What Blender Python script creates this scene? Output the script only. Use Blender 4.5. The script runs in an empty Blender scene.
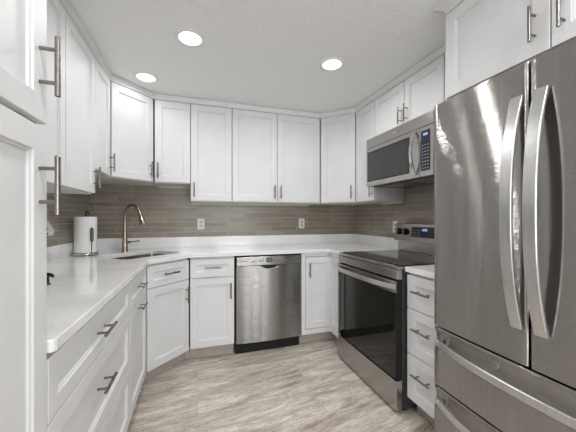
import bpy, bmesh, math, random
from mathutils import Vector, Matrix
random.seed(4)
sc = bpy.context.scene
PI = math.pi
# ------------------------------------------------------------------ camera
F_PX, YAW, HOR, CAM_Z = 281.66, math.radians(17.757), 218.21, 1.2114
cam = bpy.data.cameras.new('camera'); cam_o = bpy.data.objects.new('camera', cam)
sc.collection.objects.link(cam_o); sc.camera = cam_o
cam.sensor_width = 36.0; cam.lens = F_PX / 576 * 36.0
cam.shift_y = (HOR - 216) / 576.0
cam.clip_start = 0.02
cam_o.location = (0, 0, CAM_Z); cam_o.rotation_euler = (PI / 2, 0, -YAW)
# ------------------------------------------------------------------ world, exposure
w = bpy.data.worlds.new('world'); sc.world = w; w.use_nodes = True
w.node_tree.nodes['Background'].inputs[0].default_value = (0.9, 0.95, 1.0, 1)
w.node_tree.nodes['Background'].inputs[1].default_value = 2.5
sc.view_settings.view_transform = 'Standard'; sc.view_settings.look = 'None'
sc.view_settings.gamma = 1.0; sc.view_settings.use_curve_mapping = False
sc.view_settings.exposure = 0.20
sc.cycles.max_bounces = 10; sc.cycles.diffuse_bounces = 6; sc.cycles.glossy_bounces = 5
DAY_FILL_POWER = 60; LAMP_POWER = 5.2
def area(name, loc, rot, sx, sy, power, col=(1, 1, 1)):
    l = bpy.data.lights.new(name, 'AREA'); l.shape = 'RECTANGLE'; l.size = sx; l.size_y = sy
    l.energy = power; l.color = col
    o = bpy.data.objects.new(name, l); sc.collection.objects.link(o); o.location = loc; o.rotation_euler = rot
    return o
# added daylight fill outside two unseen rear windows, shining into the room (towards +y)
for wx in (-1.0, 1.45):
    area('window_daylight', (wx, -3.75, 1.25), (PI / 2 + 0.25, 0, 0), 2.0, 1.9, DAY_FILL_POWER, (0.95, 0.98, 1.0))

# ------------------------------------------------------------------ materials
def mat(name, col, rough=0.5, metal=0.0, spec=0.5, coat=0.0):
    m = bpy.data.materials.new(name); m.use_nodes = True
    b = m.node_tree.nodes['Principled BSDF']
    b.inputs['Base Color'].default_value = (*col, 1); b.inputs['Roughness'].default_value = rough
    b.inputs['Metallic'].default_value = metal; b.inputs['Specular IOR Level'].default_value = spec
    b.inputs['Coat Weight'].default_value = coat
    return m
def N(m, t, **k):
    n = m.node_tree.nodes.new(t)
    for a, v in k.items(): setattr(n, a, v)
    return n
def L(m, a, b): m.node_tree.links.new(a, b)
def bsdf(m): return m.node_tree.nodes['Principled BSDF']
def noise_var(m, scale, c1, c2, stretch=(1, 1, 1), detail=4, bump=0.0, lo=0.35, hi=0.65, rough=None, dist=0.001):
    tc = N(m, 'ShaderNodeTexCoord'); mp = N(m, 'ShaderNodeMapping'); mp.inputs['Scale'].default_value = stretch
    nz = N(m, 'ShaderNodeTexNoise'); nz.inputs['Scale'].default_value = scale; nz.inputs['Detail'].default_value = detail
    L(m, tc.outputs['Object'], mp.inputs['Vector']); L(m, mp.outputs[0], nz.inputs['Vector'])
    r = N(m, 'ShaderNodeValToRGB'); e = r.color_ramp.elements
    e[0].position = lo; e[0].color = (*c1, 1); e[1].position = hi; e[1].color = (*c2, 1)
    L(m, nz.outputs['Fac'], r.inputs[0]); L(m, r.outputs[0], bsdf(m).inputs['Base Color'])
    if rough:
        mr = N(m, 'ShaderNodeMapRange'); mr.inputs['To Min'].default_value = rough[0]; mr.inputs['To Max'].default_value = rough[1]
        L(m, nz.outputs['Fac'], mr.inputs['Value']); L(m, mr.outputs[0], bsdf(m).inputs['Roughness'])
    if bump:
        b = N(m, 'ShaderNodeBump'); b.inputs['Strength'].default_value = bump; b.inputs['Distance'].default_value = dist
        L(m, nz.outputs['Fac'], b.inputs['Height']); L(m, b.outputs[0], bsdf(m).inputs['Normal'])
    return m
M = {}
M['paint'] = noise_var(mat('white_paint', (0.8, 0.8, 0.8), 0.5, spec=0.35), 6, (0.69, 0.69, 0.695), (0.72, 0.72, 0.722))
M['body'] = noise_var(mat('white_cabinet_body', (0.75, 0.75, 0.75), 0.45), 6, (0.67, 0.67, 0.67), (0.70, 0.70, 0.70))
M['quartz'] = noise_var(mat('white_quartz', (0.85, 0.85, 0.85), 0.12, coat=0.2), 3.2, (0.76, 0.76, 0.765), (0.84, 0.84, 0.84), (1, 2.3, 1), 8)
M['ceiling'] = noise_var(mat('ceiling_paint', (0.7, 0.7, 0.69), 0.9), 55, (0.80, 0.80, 0.795), (0.86, 0.86, 0.855), detail=6, bump=0.7, dist=0.006)
M['wall'] = noise_var(mat('wall_paint', (0.7, 0.7, 0.69), 0.8), 30, (0.62, 0.62, 0.61), (0.66, 0.66, 0.65), bump=0.1)
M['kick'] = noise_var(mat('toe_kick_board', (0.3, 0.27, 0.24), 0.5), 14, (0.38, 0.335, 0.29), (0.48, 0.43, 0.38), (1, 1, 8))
M['rail'] = noise_var(mat('light_rail_paint', (0.7, 0.68, 0.64), 0.5), 8, (0.62, 0.60, 0.55), (0.68, 0.66, 0.62))
def steel(name, c1, c2, r, scl, groove=0.0):
    """brushed steel: fine horizontal grooves tilt the normal up and down, so highlights stretch vertically"""
    m = mat(name, c1, r[0], 1.0)
    noise_var(m, 1.0, c1, c2, scl, 3, rough=r, lo=0.3, hi=0.7)
    if groove:
        tc = N(m, 'ShaderNodeTexCoord'); mp = N(m, 'ShaderNodeMapping'); mp.inputs['Scale'].default_value = (12, 12, 9000)
        nz = N(m, 'ShaderNodeTexNoise'); nz.inputs['Scale'].default_value = 1.0; nz.inputs['Detail'].default_value = 1.0
        L(m, tc.outputs['Object'], mp.inputs[0]); L(m, mp.outputs[0], nz.inputs[0])
        su = N(m, 'ShaderNodeMath', operation='SUBTRACT'); su.inputs[1].default_value = 0.5; L(m, nz.outputs['Fac'], su.inputs[0])
        mu = N(m, 'ShaderNodeMath', operation='MULTIPLY'); mu.inputs[1].default_value = groove; L(m, su.outputs[0], mu.inputs[0])
        cb = N(m, 'ShaderNodeCombineXYZ'); L(m, mu.outputs[0], cb.inputs[2])
        ge = N(m, 'ShaderNodeNewGeometry'); ad = N(m, 'ShaderNodeVectorMath', operation='ADD'); L(m, ge.outputs['Normal'], ad.inputs[0]); L(m, cb.outputs[0], ad.inputs[1])
        nm = N(m, 'ShaderNodeVectorMath', operation='NORMALIZE'); L(m, ad.outputs[0], nm.inputs[0]); L(m, nm.outputs[0], bsdf(m).inputs['Normal'])
    return m
M['steel_fridge'] = steel('brushed_steel_fridge', (0.36, 0.348, 0.328), (0.40, 0.388, 0.368), (0.07, 0.10), (160, 160, 1.5), 2.4)
M['steel_h'] = steel('brushed_steel_horizontal', (0.23, 0.222, 0.21), (0.28, 0.272, 0.26), (0.12, 0.17), (3, 3, 260), 2.0)
M['steel_range'] = steel('brushed_steel_range', (0.43, 0.41, 0.39), (0.50, 0.48, 0.46), (0.18, 0.26), (3, 3, 260), 0.9)
M['steel_bright'] = steel('handle_steel', (0.60, 0.60, 0.59), (0.70, 0.70, 0.69), (0.25, 0.38), (300, 300, 8))
M['sink_steel'] = noise_var(mat('satin_sink_steel', (0.3, 0.28, 0.25), 0.3, 1.0), 30, (0.26, 0.24, 0.21), (0.32, 0.30, 0.27), rough=(0.25, 0.35))
M['nickel'] = noise_var(mat('brushed_nickel', (0.4, 0.38, 0.35), 0.28, 1.0), 7, (0.20, 0.19, 0.18), (0.28, 0.265, 0.25), rough=(0.2, 0.34))
M['faucet'] = noise_var(mat('warm_nickel', (0.38, 0.32, 0.24), 0.25, 1.0), 40, (0.33, 0.285, 0.225), (0.42, 0.37, 0.30), rough=(0.2, 0.3))
M['dark_metal'] = noise_var(mat('dark_metal', (0.03, 0.03, 0.03), 0.3, 0.6), 40, (0.02, 0.02, 0.02), (0.05, 0.045, 0.04))
M['chrome'] = noise_var(mat('chrome', (0.7, 0.7, 0.7), 0.08, 1.0), 30, (0.62, 0.62, 0.62), (0.74, 0.74, 0.74))
M['black'] = noise_var(mat('black_plastic', (0.012, 0.012, 0.012), 0.5, spec=0.2), 50, (0.010, 0.010, 0.010), (0.018, 0.018, 0.018))
M['glass'] = noise_var(mat('black_glass', (0.01, 0.01, 0.01), 0.03, 0.0, 0.6), 3, (0.008, 0.008, 0.007), (0.014, 0.014, 0.011))
M['mw_glass'] = noise_var(mat('smoked_glass', (0.03, 0.03, 0.03), 0.12, 0.0, 0.6), 200, (0.018, 0.019, 0.019), (0.03, 0.031, 0.031))
M['cooktop'] = noise_var(mat('cooktop_glass', (0.02, 0.02, 0.02), 0.06, 0.0, 0.6), 300, (0.012, 0.012, 0.012), (0.022, 0.02, 0.02))
M['burner'] = noise_var(mat('burner_print', (0.06, 0.06, 0.06), 0.15), 60, (0.05, 0.05, 0.05), (0.07, 0.07, 0.07))
M['dark_grey'] = noise_var(mat('appliance_side', (0.05, 0.05, 0.05), 0.45, 0.2), 60, (0.045, 0.045, 0.045), (0.06, 0.06, 0.06))
M['plastic'] = noise_var(mat('white_plastic', (0.8, 0.8, 0.78), 0.35), 20, (0.76, 0.76, 0.74), (0.80, 0.80, 0.78))
M['slot'] = noise_var(mat('outlet_face', (0.5, 0.49, 0.46), 0.4), 20, (0.50, 0.49, 0.46), (0.55, 0.54, 0.51))
M['paper'] = noise_var(mat('paper_towel', (0.85, 0.85, 0.84), 0.95), 120, (0.80, 0.80, 0.79), (0.88, 0.88, 0.87), bump=0.3)
M['card'] = noise_var(mat('cardboard', (0.4, 0.3, 0.2), 0.9), 60, (0.35, 0.26, 0.17), (0.42, 0.32, 0.22))
M['print'] = noise_var(mat('grey_print', (0.2, 0.2, 0.2), 0.5), 30, (0.16, 0.16, 0.16), (0.2, 0.2, 0.2))
M['key'] = noise_var(mat('light_key_print', (0.4, 0.45, 0.5), 0.5), 30, (0.22, 0.25, 0.28), (0.3, 0.33, 0.36))
M['panel_navy'] = noise_var(mat('control_panel_dark', (0.02, 0.025, 0.04), 0.2), 30, (0.016, 0.02, 0.032), (0.022, 0.027, 0.042))
def emis(name, col, s):
    m = bpy.data.materials.new(name); m.use_nodes = True
    b = bsdf(m); b.inputs['Base Color'].default_value = (*col, 1)
    b.inputs['Emission Color'].default_value = (*col, 1); b.inputs['Emission Strength'].default_value = s
    return m
M['lens'] = emis('lamp_lens', (1, 0.99, 0.97), 6.0)
M['lcd'] = emis('display_digits', (0.35, 0.5, 1.0), 0.45)

def floor_mat():
    m = mat('stone_look_planks', (0.5, 0.46, 0.42), 0.35)
    tc = N(m, 'ShaderNodeTexCoord')
    br = N(m, 'ShaderNodeTexBrick'); br.offset = 0.37; br.inputs['Scale'].default_value = 1.0
    br.inputs['Brick Width'].default_value = 1.22; br.inputs['Row Height'].default_value = 0.2
    br.inputs['Mortar Size'].default_value = 0.0022; br.inputs['Mortar Smooth'].default_value = 0.1
    br.inputs['Color1'].default_value = (0, 0, 0, 1); br.inputs['Color2'].default_value = (1, 1, 1, 1); br.inputs['Mortar'].default_value = (0.5, 0.5, 0.5, 1)
    L(m, tc.outputs['Object'], br.inputs['Vector'])
    sc_ = N(m, 'ShaderNodeVectorMath', operation='SCALE'); sc_.inputs['Scale'].default_value = 37.0
    L(m, br.outputs['Color'], sc_.inputs[0])
    ad = N(m, 'ShaderNodeVectorMath', operation='ADD'); L(m, tc.outputs['Object'], ad.inputs[0]); L(m, sc_.outputs[0], ad.inputs[1])
    def vein(rot, scl, scale, dist, detail):
        mr = N(m, 'ShaderNodeMapping'); mr.inputs['Rotation'].default_value = (0, 0, rot)
        mp = N(m, 'ShaderNodeMapping'); mp.inputs['Scale'].default_value = scl
        L(m, ad.outputs[0], mr.inputs[0]); L(m, mr.outputs[0], mp.inputs[0])
        nz = N(m, 'ShaderNodeTexNoise'); nz.inputs['Scale'].default_value = scale; nz.inputs['Detail'].default_value = detail
        nz.inputs['Distortion'].default_value = dist; nz.inputs['Roughness'].default_value = 0.68
        L(m, mp.outputs[0], nz.inputs['Vector']); return nz.outputs['Fac']
    a = vein(-0.12, (0.8, 4.6, 1), 1.5, 1.6, 12); b = vein(-0.14, (1.3, 11, 1), 2.4, 1.8, 12)
    r1 = N(m, 'ShaderNodeValToRGB'); L(m, a, r1.inputs[0]); cr = r1.color_ramp
    cr.elements[0].position = 0.34; cr.elements[0].color = (0.36, 0.295, 0.24, 1)
    cr.elements[1].position = 0.68; cr.elements[1].color = (0.80, 0.755, 0.70, 1)
    for p, c in ((0.43, (0.52, 0.46, 0.405, 1)), (0.50, (0.62, 0.565, 0.51, 1)), (0.57, (0.72, 0.67, 0.61, 1))):
        e = cr.elements.new(p); e.color = c
    r2 = N(m, 'ShaderNodeValToRGB'); L(m, b, r2.inputs[0])
    r2.color_ramp.elements[0].position = 0.36; r2.color_ramp.elements[0].color = (0.60, 0.55, 0.51, 1)
    r2.color_ramp.elements[1].position = 0.52; r2.color_ramp.elements[1].color = (1.0, 1.0, 1.0, 1)
    mx = N(m, 'ShaderNodeMix', data_type='RGBA', blend_type='MULTIPLY'); mx.inputs[0].default_value = 0.7
    L(m, r1.outputs[0], mx.inputs[6]); L(m, r2.outputs[0], mx.inputs[7])
    c_ = vein(-0.20, (1.2, 6.5, 1), 2.4, 2.6, 10); r3 = N(m, 'ShaderNodeValToRGB'); L(m, c_, r3.inputs[0]); e3 = r3.color_ramp.elements
    e3[0].position = 0.455; e3[0].color = (1, 1, 1, 1); e3[1].position = 0.525; e3[1].color = (1, 1, 1, 1)
    e_ = e3.new(0.49); e_.color = (0.34, 0.27, 0.22, 1)
    mx0 = mx; mx = N(m, 'ShaderNodeMix', data_type='RGBA', blend_type='MULTIPLY'); mx.inputs[0].default_value = 0.55
    L(m, mx0.outputs[2], mx.inputs[6]); L(m, r3.outputs[0], mx.inputs[7])
    m2 = N(m, 'ShaderNodeMix', data_type='RGBA'); L(m, br.outputs['Fac'], m2.inputs[0])
    L(m, mx.outputs[2], m2.inputs[6]); m2.inputs[7].default_value = (0.44, 0.40, 0.36, 1)
    L(m, m2.outputs[2], bsdf(m).inputs['Base Color'])
    bp = N(m, 'ShaderNodeBump'); bp.inputs['Strength'].default_value = 0.15; bp.inputs['Distance'].default_value = 0.002
    L(m, a, bp.inputs['Height']); L(m, bp.outputs[0], bsdf(m).inputs['Normal'])
    return m
M['floor'] = floor_mat()
def tile_mat(name, axis):
    m = mat(name, (0.3, 0.27, 0.24), 0.3)
    tc = N(m, 'ShaderNodeTexCoord'); sp = N(m, 'ShaderNodeSeparateXYZ'); cb = N(m, 'ShaderNodeCombineXYZ')
    L(m, tc.outputs['Object'], sp.inputs[0]); L(m, sp.outputs[axis], cb.inputs[0])
    az = N(m, 'ShaderNodeMath', operation='ADD'); az.inputs[1].default_value = 0.004
    L(m, sp.outputs[2], az.inputs[0]); L(m, az.outputs[0], cb.inputs[1])
    br = N(m, 'ShaderNodeTexBrick'); br.offset = 0.43; br.offset_frequency = 3; br.inputs['Scale'].default_value = 1.0
    br.inputs['Brick Width'].default_value = 0.31; br.inputs['Row Height'].default_value = 0.0510
    br.inputs['Mortar Size'].default_value = 0.0022; br.inputs['Mortar Smooth'].default_value = 0.2; br.inputs['Bias'].default_value = 0.0
    br.inputs['Color1'].default_value = (0.228, 0.196, 0.156, 1); br.inputs['Color2'].default_value = (0.325, 0.285, 0.235, 1)
    br.inputs['Mortar'].default_value = (0.47, 0.43, 0.36, 1)
    L(m, cb.outputs[0], br.inputs['Vector'])
    mp = N(m, 'ShaderNodeMapping'); mp.inputs['Scale'].default_value = (2.5, 60, 1)
    nz = N(m, 'ShaderNodeTexNoise'); nz.inputs['Scale'].default_value = 1.5; nz.inputs['Detail'].default_value = 4
    L(m, cb.outputs[0], mp.inputs[0]); L(m, mp.outputs[0], nz.inputs[0])
    mr = N(m, 'ShaderNodeMapRange'); mr.inputs['From Min'].default_value = 0.3; mr.inputs['From Max'].default_value = 0.7
    mr.inputs['To Min'].default_value = 0.82; mr.inputs['To Max'].default_value = 1.18
    L(m, nz.outputs['Fac'], mr.inputs['Value'])
    mx = N(m, 'ShaderNodeVectorMath', operation='SCALE'); L(m, br.outputs['Color'], mx.inputs[0]); L(m, mr.outputs[0], mx.inputs['Scale'])
    L(m, mx.outputs[0], bsdf(m).inputs['Base Color'])
    bp = N(m, 'ShaderNodeBump', invert=True); bp.inputs['Strength'].default_value = 0.5; bp.inputs['Distance'].default_value = 0.0015
    L(m, br.outputs['Fac'], bp.inputs['Height']); L(m, bp.outputs[0], bsdf(m).inputs['Normal'])
    return m
M['tile_x'] = tile_mat('taupe_tile_back', 0); M['tile_y'] = tile_mat('taupe_tile_side', 1)

# ------------------------------------------------------------------ helpers
def box(bm, x0, x1, y0, y1, z0, z1):
    v = [bm.verts.new((x, y, z)) for z in (z0, z1) for (x, y) in ((x0, y0), (x1, y0), (x1, y1), (x0, y1))]
    for f in ((3, 2, 1, 0), (4, 5, 6, 7), (0, 1, 5, 4), (1, 2, 6, 5), (2, 3, 7, 6), (3, 0, 4, 7)):
        bm.faces.new([v[i] for i in f])
def prism(bm, pts, z0, z1):
    a = [bm.verts.new((x, y, z0)) for x, y in pts]; b = [bm.verts.new((x, y, z1)) for x, y in pts]
    n = len(pts); fs = [bm.faces.new(a), bm.faces.new(b)]
    for i in range(n): fs.append(bm.faces.new((a[i], a[(i + 1) % n], b[(i + 1) % n], b[i])))
def tube(bm, pts, rad, seg=12, cap=True):
    pts = [Vector(p) for p in pts]; rr = rad if isinstance(rad, (list, tuple)) else [rad] * len(pts)
    rings = []; up = None
    for i, p in enumerate(pts):
        t = (pts[min(i + 1, len(pts) - 1)] - pts[max(i - 1, 0)]).normalized()
        if up is None:
            up = t.orthogonal().normalized()
        up = (up - t * up.dot(t)).normalized(); s = t.cross(up)
        rings.append([bm.verts.new(p + (up * math.cos(a) + s * math.sin(a)) * rr[i]) for a in [2 * PI * k / seg for k in range(seg)]])
    for a, b in zip(rings, rings[1:]):
        for k in range(seg): bm.faces.new((a[k], a[(k + 1) % seg], b[(k + 1) % seg], b[k]))
    if cap: bm.faces.new(rings[0]); bm.faces.new(rings[-1])
def lathe(bm, prof, c=(0, 0, 0), seg=32, cap=True):
    rings = [[bm.verts.new((c[0] + r * math.cos(2 * PI * k / seg), c[1] + r * math.sin(2 * PI * k / seg), c[2] + z)) for k in range(seg)] for r, z in prof]
    for a, b in zip(rings, rings[1:]):
        for k in range(seg): bm.faces.new((a[k], a[(k + 1) % seg], b[(k + 1) % seg], b[k]))
    if cap: bm.faces.new(rings[0]); bm.faces.new(rings[-1])
def strap(bm, pts, wdir, w, t, closed_ends=True):
    """rectangular bar swept along pts; wdir = width direction"""
    pts = [Vector(p) for p in pts]; wd = Vector(wdir).normalized(); rings = []
    for i, p in enumerate(pts):
        tg = (pts[min(i + 1, len(pts) - 1)] - pts[max(i - 1, 0)]).normalized(); n = tg.cross(wd).normalized()
        rings.append([bm.verts.new(p + wd * a * w / 2 + n * b * t / 2) for a, b in ((-1, -1), (1, -1), (1, 1), (-1, 1))])
    for a, b in zip(rings, rings[1:]):
        for k in range(4): bm.faces.new((a[k], a[(k + 1) % 4], b[(k + 1) % 4], b[k]))
    bm.faces.new(rings[0]); bm.faces.new(rings[-1])
def obj(name, bm, m, parent=None, bevel=0.0, smooth=False, kind=None, label=None, seg=2, loc=None):
    bmesh.ops.recalc_face_normals(bm, faces=bm.faces)
    me = bpy.data.meshes.new(name); bm.to_mesh(me); bm.free(); me.materials.append(M[m])
    o = bpy.data.objects.new(name, me); sc.collection.objects.link(o)
    if smooth:
        for p in me.polygons: p.use_smooth = True
        if smooth != 'all':
            me.set_sharp_from_angle(angle=math.radians(35))
    if bevel:
        b = o.modifiers.new('bevel', 'BEVEL'); b.width = bevel; b.segments = seg; b.limit_method = 'ANGLE'; b.angle_limit = math.radians(40)
    if parent: o.parent = parent
    if kind: o['kind'] = kind
    if label: o['label'] = label
    return o
def B(name, dims, m, parent=None, bevel=0.0, **k):
    bm = bmesh.new()
    if isinstance(dims[0], (int, float)): dims = [dims]
    for d in dims: box(bm, *d)
    return obj(name, bm, m, parent, bevel, **k)
def thing(name, label, cat, loc=(0, 0, 0), rz=0.0, group=None):
    o = bpy.data.objects.new(name, None); sc.collection.objects.link(o); o.location = loc; o.rotation_euler = (0, 0, rz)
    o.empty_display_size = 0.1
    o['label'] = label; o['category'] = cat
    if group: o['group'] = group
    o['_l'] = 0; del o['_l']
    return o
def tag(o, label, cat, group=None):
    o['label'] = label; o['category'] = cat
    if group: o['group'] = group
    return o
def local(root_loc, rz, pts):
    c, s = math.cos(-rz), math.sin(-rz)
    return [((x - root_loc[0]) * c - (y - root_loc[1]) * s, (x - root_loc[0]) * s + (y - root_loc[1]) * c) for x, y in pts]

# ------------------------------------------------------------------ key dimensions
XL, XR, YB, ZC = -0.978, 1.861, 3.123, 2.344
ZT, ZB, ZS = 2.286, 1.374, 1.538            # upper cabinet tops / bottoms / raised bottoms
UX0, UX1, UY = XL + 0.328, XR - 0.328, YB - 0.328
BX0, BX1, BY = XL + 0.63, XR - 0.63, YB - 0.63
REAR = -3.2; XO = 3.2

# ------------------------------------------------------------------ room shell
st = dict(kind='structure')
B('floor', (-2.4, XO, REAR, YB + 0.12, -0.06, 0.0), 'floor', **st)
B('ceiling', (-2.4, XO, REAR, YB + 0.12, ZC, ZC + 0.08), 'ceiling', **st)
wb = B('wall_back', (XL - 0.12, XR + 0.12, YB + 0.008, YB + 0.12, 0, ZC), 'wall', **st)
B('tile_backsplash', (XL, XR, YB, YB + 0.008, 1.016, 1.60), 'tile_x', wb)
wl = B('wall_left', (XL - 0.12, XL - 0.008, -0.9, YB + 0.12, 0, ZC), 'wall', **st)
B('tile_backsplash', (XL - 0.008, XL, 0.82, YB, 1.016, 1.60), 'tile_y', wl)
wr = B('wall_right', (XR + 0.008, XR + 0.12, -0.3, YB + 0.12, 0, ZC), 'wall', **st)
B('tile_backsplash', (XR, XR + 0.008, 1.14, YB, 0.93, 1.60), 'tile_y', wr)
B('wall_left_outer', (-2.4, -2.28, REAR, -0.9, 0, ZC), 'wall', **st)
B('wall_left_return', (-2.4, XL - 0.008, -0.9, -0.78, 0, ZC), 'wall', **st)
B('wall_right_outer', (XO - 0.12, XO, REAR, -0.3, 0, ZC), 'wall', **st)
B('wall_right_return', (XR + 0.12, XO, -0.3, -0.18, 0, ZC), 'wall', **st)
# unseen rear wall; its two large windows are added to let fill light in
rw = [(-2.4, XO, REAR - 0.12, REAR, 0, 0.55), (-2.4, XO, REAR - 0.12, REAR, 2.2, ZC), (-2.4, -1.9, REAR - 0.12, REAR, 0.55, 2.2),
      (-0.1, 0.55, REAR - 0.12, REAR, 0.55, 2.2), (2.35, XO, REAR - 0.12, REAR, 0.55, 2.2)]
B('wall_rear', rw, 'wall', **st)
for n, (a, b) in enumerate(((-1.9, -0.1), (0.55, 2.35))):
    m_ = (a + b) / 2
    B('window_%d' % (n + 1), [(a, b, REAR - 0.1, REAR - 0.04, 0.55, 0.60), (a, b, REAR - 0.1, REAR - 0.04, 2.15, 2.2), (a, a + 0.05, REAR - 0.1, REAR - 0.04, 0.6, 2.15),
      (b - 0.05, b, REAR - 0.1, REAR - 0.04, 0.6, 2.15), (m_ - 0.025, m_ + 0.025, REAR - 0.1, REAR - 0.04, 0.6, 2.15)], 'paint', **st)
# crown moulding that closes cabinet tops to the ceiling
def crown(name, path, z0=ZT + 0.004, z1=ZC - 0.001, outp=0.014, left=True):
    prof = [(-0.03, z0), (0.001, z0), (0.003, z0 + 0.020), (outp * 0.6, z0 + 0.034), (outp, z0 + 0.040), (outp, z1 - 0.006), (outp - 0.006, z1), (-0.03, z1)]
    bm = bmesh.new(); n = len(path); P = [Vector((x, y, 0)) for x, y in path]; rings = []
    for i in range(n):
        ds = []
        if i > 0: ds.append((P[i] - P[i - 1]).normalized())
        if i < n - 1: ds.append((P[i + 1] - P[i]).normalized())
        nrm = [Vector((d.y, -d.x, 0)) for d in ds]
        if len(nrm) == 2:
            b = (nrm[0] + nrm[1]).normalized(); b = b / b.dot(nrm[0])
        else: b = nrm[0]
        rings.append([bm.verts.new((P[i].x + b.x * o_, P[i].y + b.y * o_, z)) for o_, z in prof])
    k = len(prof)
    for a, b in zip(rings, rings[1:]):
        for j in range(k): bm.faces.new((a[j], a[(j + 1) % k], b[(j + 1) % k], b[j]))
    bm.faces.new(rings[0]); bm.faces.new(rings[-1])
    return obj(name, bm, 'body', **st)
crown('trim_1', [(UX0, 0.835), (UX0, YB - 0.601), (XL + 0.601, UY), (XR - 0.601, UY), (UX1, YB - 0.601), (UX1, 1.172)])
FRX = 1.25
crown('trim_2', [(UX1 + 0.03, 1.168), (FRX, 1.168), (FRX, 0.232)], outp=0.045)
crown('trim_3', [(-0.348, -0.06), (-0.348, 0.829), (UX0 - 0.03, 0.829)], outp=0.045)

# ------------------------------------------------------------------ cabinet kit (local: front faces -y, x along width)
def door_bm(x0, x1, z0, z1, yf=0.0, t=0.019, fr=0.057):
    bm = bmesh.new()
    fr = min(fr, (z1 - z0) * 0.30, (x1 - x0) * 0.3)
    def ring(i, y): return [bm.verts.new((x, y, z)) for x, z in ((x0 + i, z0 + i), (x1 - i, z0 + i), (x1 - i, z1 - i), (x0 + i, z1 - i))]
    R = [ring(0.0, yf + t), ring(0, yf + 0.0015), ring(0.0015, yf), ring(fr, yf), ring(fr + 0.0008, yf + 0.005), ring(fr + 0.006, yf + 0.006), ring(fr + 0.0075, yf + 0.0115)]
    bm.faces.new(R[0])
    for a, b in zip(R, R[1:]):
        for k in range(4): bm.faces.new((a[k], a[(k + 1) % 4], b[(k + 1) % 4], b[k]))
    bm.faces.new(R[-1])
    return bm
def pull(parent, cx, cz, vertical=True, yf=0.0, off=0.035, ln=0.138, sp=0.078, r=0.006):
    bm = bmesh.new(); d = Vector((0, 0, 1)) if vertical else Vector((1, 0, 0)); c = Vector((cx, yf - off, cz))
    tube(bm, [c - d * (ln / 2), c - d * (ln / 2 - 0.001), c + d * (ln / 2 - 0.001), c + d * (ln / 2)], [r * 0.85, r, r, r * 0.85], 14)
    for s in (-1, 1):
        p = c + d * s * sp / 2; tube(bm, [(p.x, yf, p.z), (p.x, yf - off, p.z)], 0.0045, 10)
    return obj('handle', bm, 'nickel', parent, smooth=True)
HZ = 0.115   # handle centre distance from door's end
def add_door(root, x0, x1, z0, z1, hx=None, hz=None, vertical=True, yf=0.0, name='door', sp=0.078, ln=0.138):
    d = obj(name, door_bm(x0, x1, z0, z1, yf), 'paint', root, label=None)
    if hx is not None: pull(d, hx, hz, vertical, yf, ln=ln, sp=sp)
    return d
G = 0.0026
def upper(label, loc, rz, wd, z0, doors, depth=0.308, rail=True, z1=ZT):
    """doors: list of (x0,x1,handle_side) with side L/R/None"""
    r = thing('wall_cabinet', label, 'cabinet', (loc[0], loc[1], z0), rz)
    h = z1 - z0
    B('body', (-wd / 2 + 0.0005, wd / 2 - 0.0005, 0.0205, 0.0205 + depth - 0.002, 0.0, h + 0.03), 'body', r)
    for a, b, sd in doors:
        hx = None if sd is None else (a + 0.032 if sd == 'L' else b - 0.032)
        add_door(r, a + G, b - G, 0.004, h, hx, HZ - 0.01)
    if rail:
        B('bottom_panel', (-wd / 2 + 0.001, wd / 2 - 0.001, 0.021, depth + 0.016, -0.004, -0.0002), 'rail', r)
        B('hanging_cleat', (-wd / 2 + 0.001, wd / 2 - 0.001, depth - 0.004, depth + 0.0185, -0.018, -0.0042), 'rail', r)
    return r
R90, R45 = PI / 2, PI / 4
# left run (front faces +x): local x = +y
def left_up(label, y0, y1, z0, doors, **k):
    c = (y0 + y1) / 2; return upper(label, (UX0, c), R90, y1 - y0, z0, [(a - c, b - c, s) for a, b, s in doors], **k)
left_up('white two door wall cabinet half hidden behind the tall pantry cabinet', 0.833, 1.736, ZB, [(0.833, 1.284, 'R'), (1.284, 1.736, 'L')])
left_up('narrow white wall cabinet above the paper towels, reaching lower than the next one', 1.738, 2.178, ZB, [(1.738, 2.178, 'R')])
left_up('slim raised white wall cabinet squeezed between the left wall run and the angled corner cabinet', 2.180, YB - 0.603, ZS, [(2.180, YB - 0.603, 'R')])
def diag_up(label, left, z0):
    if left:
        a, b = (UX0, YB - 0.601), (XL + 0.601, UY); rz = R45
        poly = [a, b, (XL + 0.601, YB - 0.001), (XL + 0.001, YB - 0.001), (XL + 0.001, YB - 0.601)]
    else:
        a, b = (XR - 0.601, UY), (UX1, YB - 0.601); rz = -R45
        poly = [a, b, (XR - 0.001, YB - 0.601), (XR - 0.001, YB - 0.001), (XR - 0.601, YB - 0.001)]
    c = ((a[0] + b[0]) / 2, (a[1] + b[1]) / 2); wd = math.dist(a, b)
    r = thing('corner_wall_cabinet', label, 'cabinet', (c[0], c[1], z0), rz)
    lp = local(c, rz, poly)
    lp = [(x, max(y, 0.0205)) for x, y in lp]
    # pull the diagonal face back behind the door
    bm = bmesh.new(); q = [(-wd / 2 + 0.009, 0.0205), (wd / 2 - 0.009, 0.0205)] + lp[2:]
    prism(bm, q, 0, ZT - z0 + 0.03); obj('body', bm, 'body', r)
    add_door(r, -wd / 2 + 0.008, wd / 2 - 0.008, 0.004, ZT - z0, wd / 2 - 0.042, HZ - 0.01)
    bm = bmesh.new(); prism(bm, [(x * 0.99, 0.021 + (y - 0.0205) * 0.99) for x, y in q], -0.004, -0.0002); obj('bottom_panel', bm, 'rail', r)
    return r
diag_up('angled white corner wall cabinet hanging over the sink', True, ZS)
def back_up(label, x0, x1, z0, doors):
    c = (x0 + x1) / 2; return upper(label, (c, UY), 0, x1 - x0, z0, [(a - c, b - c, s) for a, b, s in doors])
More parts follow.
